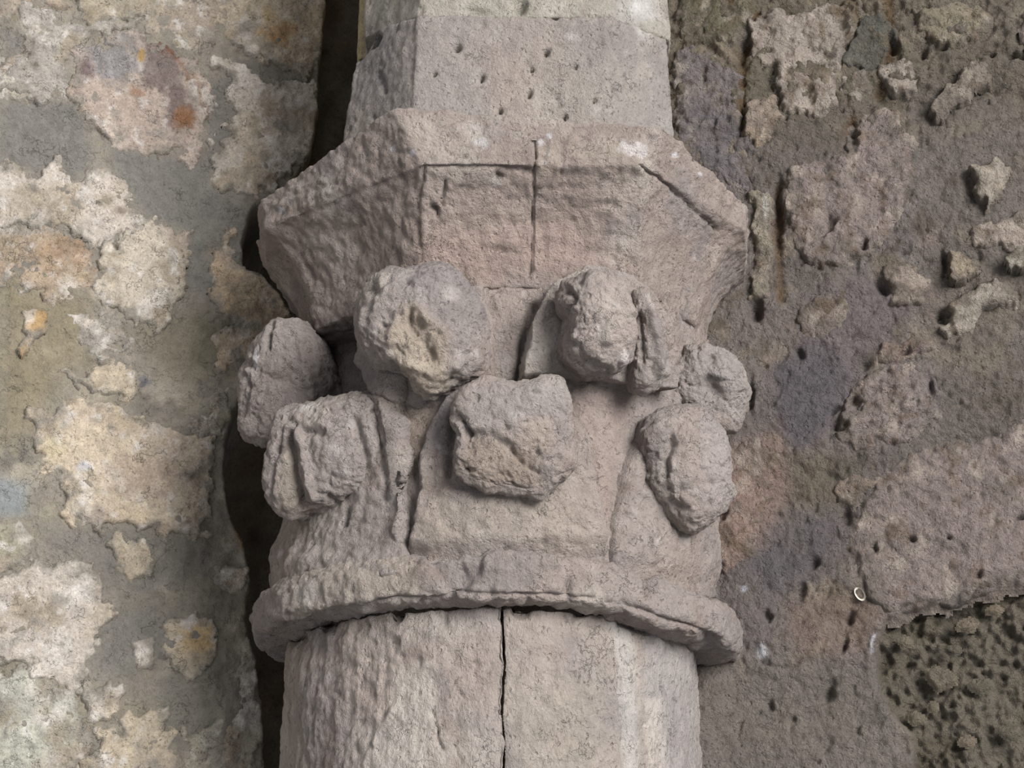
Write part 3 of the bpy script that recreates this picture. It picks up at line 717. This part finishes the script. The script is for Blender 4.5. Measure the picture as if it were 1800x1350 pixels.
# lower left leaf
def ex_ll(s):
    s.line([(690, 708), (706, 780), (714, 870), (712, 950)], 8, 0.004); s.line([(672, 730), (684, 800), (690, 880)], 6, -0.004)
    s.h += 0.007*sstep(950, 1005, s.y+14*s.n1-0.1*(s.x-560))*sstep(485, 540, s.x)
    s.line([(624, 905), (622, 925)], 4, -0.003); s.line([(718, 940), (722, 960)], 6, -0.004)
lf = leaf([(470, 1010), (490, 900), (500, 740), (640, 692), (686, 700), (706, 750), (718, 850), (722, 960), (722, 1015), (650, 1040), (460, 1050)], 0.010, 6, 53, ex_ll)
def ex_ll2(s):
    s.line([(532, 770), (545, 840), (553, 890)], 7, -0.009); s.line([(520, 752), (505, 820), (500, 880)], 5, -0.003)
    s.line([(528, 745), (560, 765), (590, 770)], 8, -0.004); s.line([(548, 760), (566, 830), (575, 880)], 7, 0.005)
    s.line([(600, 880), (618, 896)], 6, -0.005); s.line([(645, 740), (662, 790), (668, 850), (660, 880)], 7, -0.006)
    s.blob(610, 800, 26, 40, 10, 0.004); s.cblob(558, 718, 16, (204, 202, 194), 0.7, 9)
    s.cpoly([(520, 800), (545, 790), (556, 895), (510, 900)], 8, (182, 172, 156), 0.5)
curl([(498, 722), (540, 708), (590, 703), (640, 694), (676, 712), (696, 760), (698, 830), (682, 868), (640, 880), (600, 892), (560, 903), (522, 918), (486, 898), (470, 852), (478, 800), (487, 756)], -0.134, 0.032, 0.05, 54, lf, ex_ll2, ex=0.5, pw=3.2)

# lower right leaf
def ex_lr(s):
    s.line([(1165, 722), (1128, 752), (1104, 800), (1090, 860), (1076, 960)], 5, -0.003)
    s.h -= 0.006*sstep(985, 1030, s.y-0.18*(s.x-1180)); s.line([(1145, 780), (1122, 860)], 6, -0.003); s.line([(1122, 880), (1112, 905)], 4, -0.003)
lf = leaf([(1068, 972), (1082, 880), (1098, 808), (1124, 752), (1165, 718), (1240, 728), (1276, 800), (1290, 900), (1290, 1050), (1180, 1060), (1066, 1030)], 0.010, 5, 55, ex_lr)
def ex_lr2(s):
    s.line([(1152, 770), (1156, 790), (1142, 815), (1146, 845)], 5, -0.007); s.line([(1180, 770), (1176, 830), (1186, 900)], 14, 0.002)
    s.line([(1215, 770), (1208, 830)], 7, -0.002); s.blob(1216, 855, 9, 8, 0, -0.004); s.blob(1172, 895, 14, 8, 30, -0.007)
    s.cpoly([(1200, 740), (1260, 740), (1275, 880), (1200, 900)], 14, (176, 168, 164), 0.5)
curl([(1118, 765), (1148, 728), (1198, 715), (1240, 728), (1266, 765), (1274, 810), (1276, 850), (1282, 872), (1262, 898), (1244, 922), (1212, 938), (1190, 934), (1166, 912), (1152, 885), (1136, 858), (1124, 815)], -0.128, 0.032, 0.05, 56, lf, ex_lr2, ex=0.5, pw=3.0)

# upper left leaf
def ex_ul(s): s.line([(640, 600), (645, 690)], 5, -0.002)
lf = leaf([(632, 640), (640, 520), (850, 500), (872, 600), (872, 660), (800, 700), (730, 720), (660, 700)], 0.007, 8, 57, ex_ul)
def ex_ul2(s):
    s.line([(700, 612), (712, 565), (742, 548), (772, 575), (790, 600)], 8, 0.0025); s.line([(745, 585), (760, 620), (772, 650)], 12, -0.005)
    s.blob(757, 573, 13, 22, -25, 0.003); s.line([(735, 560), (733, 590), (745, 602)], 4, -0.004)
    s.line([(720, 650), (770, 665), (810, 650)], 8, 0.004); s.line([(700, 650), (740, 690), (755, 706)], 6, -0.004)
    s.blob(660, 500, 20, 10, -40, -0.003); s.line([(668, 520), (650, 590), (665, 630)], 8, -0.003)
    s.cpoly([(690, 600), (735, 545), (800, 600), (790, 690), (740, 700)], 14, (182, 168, 148), 0.6)
    s.cpoly([(690, 480), (820, 480), (830, 540), (740, 540)], 20, (156, 150, 148), 0.5); s.cblob(803, 528, 14, (190, 182, 176), 0.7)
curl([(655, 492), (680, 474), (700, 470), (735, 466), (770, 462), (812, 478), (842, 515), (856, 565), (860, 620), (846, 655), (812, 676), (780, 700), (752, 704), (728, 686), (712, 662), (668, 648), (640, 618), (627, 570), (636, 520)], -0.188, 0.038, 0.04, 58, lf, ex_ul2, ex=0.5)

# upper right leaf with a hanging side lobe
def ex_ur(s):
    s.line([(1115, 505), (1122, 600), (1115, 660)], 8, -0.006); s.line([(970, 530), (980, 560)], 10, -0.006)
    s.line([(1000, 672), (1060, 680), (1120, 700)], 8, -0.004)
lf = leaf([(914, 672), (930, 580), (966, 512), (1030, 482), (1110, 492), (1146, 560), (1172, 640), (1160, 686), (1080, 672), (990, 668)], 0.020, 4, 59, ex_ur)
def ex_ur2(s):
    s.line([(984, 505), (995, 535), (985, 560), (990, 600)], 6, -0.006); s.line([(1000, 610), (1020, 645), (1060, 655)], 6, -0.004)
    s.blob(1060, 610, 9, 9, 0, 0.003); s.blob(1085, 636, 9, 8, 0, 0.004); s.line([(1030, 495), (1075, 510), (1090, 560)], 8, 0.004)
    s.cpoly([(1010, 510), (1095, 500), (1105, 640), (1050, 650)], 18, (178, 168, 160), 0.5); s.cblob(1085, 635, 12, (206, 200, 196), 0.7)
curl([(984, 508), (1005, 492), (1034, 484), (1078, 496), (1102, 520), (1108, 570), (1112, 618), (1094, 648), (1056, 664), (1018, 656), (994, 632), (986, 600), (994, 565), (980, 540)], -0.212, 0.036, 0.045, 60, lf, ex_ur2, ex=0.5)
def ex_ur3(s): s.line([(1122, 520), (1140, 600), (1150, 660)], 6, 0.004); s.line([(1110, 560), (1118, 640)], 5, -0.004)
curl([(1106, 510), (1124, 520), (1140, 560), (1156, 605), (1169, 642), (1164, 672), (1146, 690), (1122, 690), (1108, 672), (1104, 620), (1100, 560)], -0.182, 0.020, 0.03, 61, lf, ex_ur3, ex=0.6, name='side_lobe')

# leaves at both flanks, mostly hidden against the walls
def ex_fl(s):
    s.line([(482, 570), (478, 590), (478, 610)], 4, -0.006); s.line([(530, 590), (540, 650), (555, 700)], 7, 0.003); s.line([(545, 600), (560, 680)], 5, -0.0025)
    s.line([(432, 655), (440, 690), (430, 730)], 6, -0.004); s.cblob(455, 632, 5, (206, 204, 204), 0.8, 16, 10); s.line([(440, 640), (500, 670), (540, 690)], 8, -0.002)
lf = leaf([(440, 790), (450, 620), (510, 590), (572, 640), (580, 720), (540, 800)], 0.008, 8, 62)
curl([(478, 566), (500, 561), (522, 562), (550, 576), (574, 605), (592, 648), (600, 700), (586, 730), (560, 765), (520, 780), (468, 784), (428, 772), (418, 740), (420, 700), (418, 665), (437, 625), (456, 592)], -0.078, 0.032, 0.09, 63, lf, ex_fl, tilt=0.1, ex=0.5)
def ex_fr(s):
    s.blob(1246, 632, 11, 17, 10, -0.006); s.blob(1248, 685, 15, 22, -15, -0.008); s.blob(1246, 660, 14, 6, 0, 0.003)
    s.cpoly([(1190, 620), (1300, 620), (1310, 740), (1200, 720)], 20, (158, 153, 149), 0.6)
lf = leaf([(1172, 720), (1180, 640), (1240, 610), (1320, 640), (1320, 770), (1240, 760)], 0.008, 8, 64)
curl([(1174, 690), (1182, 650), (1204, 612), (1240, 601), (1282, 618), (1306, 645), (1317, 690), (1312, 735), (1300, 756), (1270, 762), (1236, 744), (1202, 724)], -0.102, 0.026, 0.08, 65, lf, ex_fr, tilt=0.1, ex=0.5)

# necking ring
tt = np.radians(np.arange(-125, 118, 0.42)); ph = np.radians(np.arange(-150, 135, 3.2))
T, PH = np.meshgrid(tt, ph, indexing='ij')
zc = (Z_TOP+zs(966, -0.197))/2; hb_ = (zs(966, -0.197)-Z_TOP)/2+0.001
cs = np.cos(PH); sn = np.sin(PH)
rr = 0.178+(0.017+0.007*sstep(0.4, 1.0, np.abs(T)))*np.sign(cs)*np.abs(cs)**0.5; zz = zc+hb_*np.sign(sn)*np.abs(sn)**np.where(sn < 0, 0.4, 0.75)
zz = zz-0.013*sstep(0.25, 0.95, T)
P = np.stack([AX+rr*np.sin(T), -rr*np.cos(T), zz], -1)
s = Skin(P, BASE, 71, 4); col_paint(s)
s.rough(22, 0.0026, 4); s.crumb(55, 0.004, 3, 3); s.pits(90, 0.002, 0.45)
s.cpoly([(510, 1000), (600, 985), (720, 970), (740, 1040), (640, 1060), (520, 1090)], 16, (184, 174, 160), 0.6)
s.cblob(540, 1040, 20, (206, 200, 192), 0.7, 26)
s.poly([(752, 968), (850, 972), (842, 1010), (800, 1052), (780, 1020)], 5, -0.006); s.line([(750, 972), (775, 1015), (795, 1055)], 5, -0.006)
s.line([(812, 985), (820, 1005), (812, 1020)], 4, -0.004); s.line([(848, 1012), (900, 1016), (1000, 1024)], 6, -0.003); s.line([(790, 1040), (900, 1046), (1040, 1050)], 5, -0.003)
s.line([(1004, 1020), (998, 1052)], 7, -0.006)
s.line([(1000, 968), (1050, 970), (1100, 990), (1125, 1005), (1142, 1040)], 5, -0.005); s.line([(1120, 990), (1140, 1020), (1146, 1036)], 8, -0.010)
s.line([(1100, 1062), (1160, 1085), (1240, 1112)], 6, -0.004)
s.blob(1250, 1130, 16, 14, 0, -0.010)
s.line([(505, 1100), (600, 1072), (700, 1052), (800, 1056)], 6, -0.004)
mesh_obj('necking_ring', P+grid_normals(P)*s.h[..., None], grid_faces(*P.shape[:2]), s.c, M_col, capital)

# ------------------------------------------------------------------ abacus and the stones above
def ring_at(front_y, Y, xs, tips, flank=None):
    """corner points of one level: front corners on the plane y=Y, outer corners on the same level"""
    z = float(on_y(np.array(935.), np.array(float(front_y)), Y)[2])
    fl = on_z(np.array(float(xs[0])), np.array(float(front_y)), z); fr = on_z(np.array(float(xs[1])), np.array(float(front_y)), z)
    tl, tr = [on_z(np.array(float(t[0])), np.array(float(t[1])), z) for t in tips]
    if flank: bl, br = [on_z(np.array(float(t[0])), np.array(float(t[1])), z) for t in flank]
    else: bl = tl+np.array([-0.004, 0.07, 0]); br = tr+np.array([0.0, 0.07, 0])
    return np.array([bl+np.array([0.03, 0.2, 0]), bl, tl, fl, fr, tr, br, br+np.array([-0.03, 0.2, 0])])
def loft(levels, step, dz, rnd=0.006):
    """levels: corner arrays, top to bottom; resampled along each side with slightly rounded corners"""
    base = levels[0]
    segs = [np.linalg.norm(np.max([np.abs(l[k+1]-l[k]) for l in levels], axis=0)) for k in range(7)]
    us = []
    for k in range(7):
        n = max(int(segs[k]/(step if 0 < k < 6 else step*4)), 4)
        us += [k+i/n for i in range(n)]
    us = np.array(us+[7.0])
    rows = []
    for a, b in zip(levels[:-1], levels[1:]):
        n = max(int(np.linalg.norm((a-b)[1:7], axis=1).max()/dz), 2)
        for i in range(n): rows.append(a+(b-a)*i/n)
    rows.append(levels[-1])
    G = np.array(rows)                                  # rows x 6 x 3
    k = np.clip(us.astype(int), 0, 6); f = (us-k)
    P = G[:, k]*(1-f)[None, :, None]+G[:, k+1]*f[None, :, None]
    # soften the arrises
    m = max(int(rnd/step), 1); Q = P.copy()
    for _ in range(m):
        Q[:, 1:-1] = (Q[:, :-2]+2*Q[:, 1:-1]+Q[:, 2:])/4
    Q[1:-1] = (Q[:-2]+2*Q[1:-1]+Q[2:])/4
    return np.transpose(Q, (1, 0, 2))
def part_abacus():
    B0 = ring_at(290, -0.236, (742, 1128), ((466, 402), (1311, 408)), ((468, 480), (1312, 490)))
    A0 = ring_at(214, -0.2348, (700, 1160), ((470, 330), (1300, 330)))
    # the top bed is weathered down towards the outer corners
    for k, (x, y, Y) in {3: (690, 190, -0.2345), 4: (1166, 224, -0.2350), 2: (457, 352, B0[2, 1]), 5: (1312, 360, B0[5, 1]), 1: (452, 425, B0[1, 1]), 6: (1313, 430, B0[6, 1])}.items():
        A0[k] = on_y(np.array(float(x)), np.array(float(y)), Y)
    A0[0] = A0[1]+np.array([0.03, 0.2, 0]); A0[7] = A0[6]+np.array([-0.03, 0.2, 0])
    Cc = ring_at(505, -0.186, (738, 1128), ((556, 578), (1222, 572)), ((548, 625), (1232, 620)))
    top_in = A0.copy(); top_in[:, 2] += 0.004; top_in[:, :2] = top_in[:, :2]*0.72
    lv = [top_in, A0, B0]
    for q in np.linspace(0.04, 1, 14):
        a = q*math.pi/2
        l = B0+(Cc-B0)*np.array([math.sin(a)*0.55+q*0.45, math.sin(a)*0.55+q*0.45, (1-math.cos(a))*0.55+q*0.45]); lv.append(l)
    end = Cc.copy(); end[:, :2] *= 0.72; end[:, 2] -= 0.002; lv.append(end)
    return lv
abacus = empty('abacus', (AX, 0, 2.17))
tag(abacus, 'spreading three-sided stone slab with a hollowed underside resting on the carved capital', 'abacus')
P = loft(part_abacus(), 0.0017, 0.0016)
N = grid_normals(P)
if (N[len(N)//2, P.shape[1]//2] @ np.array([0, -1., 0])) < 0: N = -N; FLIP = True
else: FLIP = False
s = Skin(P, (156, 144, 136), 81, 4); col_paint(s, 0.9)
s.rough(18, 0.0024, 4); s.crumb(60, 0.003, 3, 3); s.pits(90, 0.0016, 0.48)
# dressing marks: level on the front, slanting on the sides
s.rough(90, 0.0016, 3, seed=8, stretch=(0.2, 0.2, 1), where=sstep(275, 310, s.y)*sstep(480, 380, s.y))
s.line([(938, 245), (940, 330), (934, 400), (932, 490)], 2.5, -0.004); s.line([(988, 255), (984, 305)], 4, -0.002)
s.line([(782, 318), (780, 345), (774, 350), (783, 360)], 2.5, -0.004); s.line([(745, 285), (742, 320)], 3, -0.003)
s.blob(765, 364, 9, 7, 20, -0.006); s.line([(768, 366), (770, 378)], 3, -0.004)
s.blob(875, 312, 10, 6, 20, -0.007); s.cblob(868, 318, 12, (172, 168, 162), 0.6, 8)
s.line([(750, 292), (860, 294), (935, 304)], 5, -0.004); s.line([(790, 270), (820, 276)], 2.5, -0.003)
s.line([(1130, 292), (1200, 350), (1260, 402)], 3, -0.0035); s.line([(1010, 282), (1070, 280)], 3, 0.0015)
s.line([(860, 440), (925, 447)], 3, -0.002)
s.line([(530, 380), (600, 350), (700, 310)], 8, -0.003); s.line([(540, 470), (548, 490)], 5, -0.004); s.line([(488, 365), (495, 350)], 4, 0.001)
s.line([(738, 300), (734, 380), (740, 460)], 4, -0.002)
s.cblob(1110, 264, 26, (204, 197, 194), 0.95, 15, soft=0.25); s.cblob(845, 250, 12, (208, 206, 206), 0.5, 8)
for x, y, r in ((950, 252, 7), (962, 270, 5), (958, 285, 5), (966, 240, 5), (1185, 272, 5), (1228, 306, 4), (690, 262, 6), (724, 268, 5), (490, 368, 5)): s.cblob(x, y, r, (214, 212, 214), 0.8)
s.cpoly([(940, 250), (985, 255), (985, 308), (940, 306)], 5, (166, 154, 142), 0.6)
s.cpoly([(1000, 255), (1080, 250), (1125, 285), (1010, 284)], 10, (166, 158, 144), 0.6)
s.cpoly([(740, 400), (1000, 380), (1100, 480), (860, 500), (740, 470)], 40, (172, 152, 141), 0.6)
V = P+N*s.h[..., None]
# two stones meeting at the joint: cut the grid at the joint column
xm = project(P[:, P.shape[1]//3])[0]; cut = int(np.argmin(np.abs(xm-938)))
for a, b in ((0, cut), (cut, P.shape[0])):
    b2 = min(b+1, P.shape[0]); q = grid_faces(b2-a, P.shape[1], flip=FLIP)
    mesh_obj('abacus_stone', V[a:b2], q, s.c[a:b2], M_col, abacus)

# impost block standing on the abacus
def tapered(y0, y1, Y, xs0, xs1, t0, t1, capz=True):
    lo = ring_at(y0, Y, xs0, t0); hi = ring_at(y1, Y, xs1, t1)
    for l, t in ((lo, t0), (hi, t1)):           # outer arrises stand well back behind the front face
        l[2] = on_y(np.array(float(t[0][0])), np.array(float(t[0][1])), Y+0.062); l[5] = on_y(np.array(float(t[1][0])), np.array(float(t[1][1])), Y+0.055)
        l[1] = l[2]+np.array([0.0, 0.1, 0]); l[6] = l[5]+np.array([0, 0.1, 0]); l[0] = l[1]+np.array([0.004, 0.05, 0]); l[7] = l[6]+np.array([-0.02, 0.2, 0])
    return lo, hi
lo, hi = tapered(222, 30, -0.2335, (720, 1068), (736, 1066), ((598, 256), (1183, 256)), ((632, 62), (1174, 66)))
lo[:, 2] -= 0.012
capr = hi.copy(); capr[:, :2] *= 0.85; capr[:, 2] += 0.001
P = loft([capr, hi, lo], 0.0017, 0.0017, 0.005); N = grid_normals(P)
if (N[len(N)//2, P.shape[1]//2] @ np.array([0, -1., 0])) < 0: N = -N; FL = True
else: FL = False
s = Skin(P, (160, 153, 145), 91, 4); col_paint(s, 0.8)
s.mottle((154, 150, 146), 6, -0.2, 0.5, 0.6, seed=9)
s.rough(14, 0.0018, 4); s.crumb(80, 0.0016, 3, 3); s.pits(85, 0.0018, 0.46)
for x, y, r in ((802, 81, 6), (963, 92, 5), (930, 165, 5), (848, 135, 5), (1010, 118, 3), (1046, 180, 3), (880, 193, 4), (850, 252, 7), (824, 212, 3), (992, 205, 4), (935, 120, 3), (1080, 160, 3), (765, 130, 3), (905, 225, 4)):
    s.blob(x, y, r, r*1.2, 0, -0.010)
s.line([(966, 152), (976, 168), (984, 186)], 2.5, -0.003); s.line([(668, 130), (672, 160)], 4, -0.004); s.line([(1090, 130), (1094, 210)], 3, 0.001)
s.line([(650, 220), (660, 230), (655, 205)], 4, -0.003)
s.line([(725, 30), (722, 130), (716, 215)], 6, -0.001)
s.cblob(1125, 30, 20, (204, 202, 198), 0.7, 34, -20)
s.cpoly([(680, 210), (760, 215), (800, 260), (690, 270)], 16, (160, 155, 152), 0.6); s.cblob(844, 240, 10, (212, 210, 212), 0.7, 20)
for x, y in ((696, 232), (700, 222), (848, 222), (846, 212), (884, 225)): s.cblob(x, y, 6, (214, 213, 216), 0.7)
# broken corner at the upper left
s.poly([(560, -40), (640, 40), (668, 66), (640, 95), (612, 112), (560, 120)], 7, -0.020)
imp = mesh_obj('impost_block', P+N*s.h[..., None], grid_faces(*P.shape[:2], flip=FL), s.c, M_col)
tag(imp, 'grey faceted limestone impost block with dark pinholes standing on the abacus', 'stone block')

# springing stone of the rib above
lo2 = ring_at(26, -0.233, (738, 1068), ((634, 46), (1172, 52))); lo2[[0, 1, 2, 5, 6, 7], :2] = hi[[0, 1, 2, 5, 6, 7], :2]+np.array([0.003, 0.004]); lo2[:, 2] = hi[:, 2]+0.001; hi2 = lo2.copy(); hi2[:, 2] += 0.5
lo2[:, 2] -= 0.001
botr = lo2.copy(); botr[:, :2] *= 0.85
P = loft([hi2, lo2, botr], 0.002, 0.002, 0.004); N = grid_normals(P)
if (N[len(N)//2, P.shape[1]//2] @ np.array([0, -1., 0])) < 0: N = -N; FL = True
else: FL = False
s = Skin(P, (170, 166, 154), 95, 4); col_paint(s, 0.8); s.mottle((190, 188, 180), 10, 0, 0.6, 0.6, seed=9)
s.rough(16, 0.002, 4); s.rough(80, 0.0012, 4, seed=3); s.pits(85, 0.002, 0.4)
s.blob(915, 12, 9, 14, 0, -0.012); s.blob(840, 20, 22, 5, 10, -0.006)
s.cblob(1130, 10, 22, (206, 205, 202), 0.7, 30)
sp = mesh_obj('rib_springer', P+N*s.h[..., None], grid_faces(*P.shape[:2], flip=FL), s.c, M_col)
tag(sp, 'pale rib stone at the foot of the vault, above the impost block', 'stone block')
# plain pier flank behind the impost
pc = on_y(np.array(628.), np.array(60.), -0.02)
x0 = float(pc[0]); zb, zt = 2.30, 2.86
U = np.linspace(0, 1, 60); Vz = np.linspace(zb, zt, 140)
prof = np.concatenate([np.stack([np.full(20, x0), np.linspace(0.22, -0.014, 20)], 1), np.stack([x0+np.linspace(0.004, 0.11, 40), np.linspace(-0.02, -0.022, 40)], 1)])
P = np.zeros((60, 140, 3)); P[..., 0] = prof[:, 0][:, None]; P[..., 1] = prof[:, 1][:, None]; P[..., 2] = Vz[None]
s = Skin(P, (170, 156, 124), 97, 3); s.rough(30, 0.001, 4); s.mottle((120, 96, 62), 18, 0, 0.5, 0.7)
pf = mesh_obj('pier_stone', P+grid_normals(P)*s.h[..., None], grid_faces(60, 140), s.c, M_left)
tag(pf, 'narrow cream pier stone seen behind the broken corner of the impost block', 'stone block')

# ------------------------------------------------------------------ loose bits
u0, v0 = WR.uv(1512., 1046.); p = WR.P(np.array(float(u0)), np.array(float(v0)))+WR.n*(float(low_right(np.array([WR.P(np.array(float(u0)), np.array(float(v0)))]))[0])+0.003)
ths = np.linspace(0, 2*math.pi, 28, endpoint=False); rr_ = np.linspace(0, 1, 12)
a = np.radians(62); ax1 = WR.t*math.cos(a)-np.array([0, 0, 1])*math.sin(a); ax2 = WR.t*math.sin(a)+np.array([0, 0, 1])*math.cos(a)
T, R = np.meshgrid(ths, rr_, indexing='ij')
P = p+(np.cos(T)*R*0.0062)[..., None]*ax1+(np.sin(T)*R*0.0038)[..., None]*ax2+(0.003*R**3-0.003)[..., None]*WR.n
C = np.where((R > 0.72)[..., None], lin((206, 204, 192)), lin((112, 104, 70)))
m_shell = stone_mat('shell', 0.1, 0.1, 0, 0.6, 0.05)
sh = mesh_obj('snail_shell', P, grid_faces(28, 12, wrap=True), C+np.zeros(P.shape), m_shell)
tag(sh, 'tiny broken pale snail shell stuck to the right wall', 'shell')
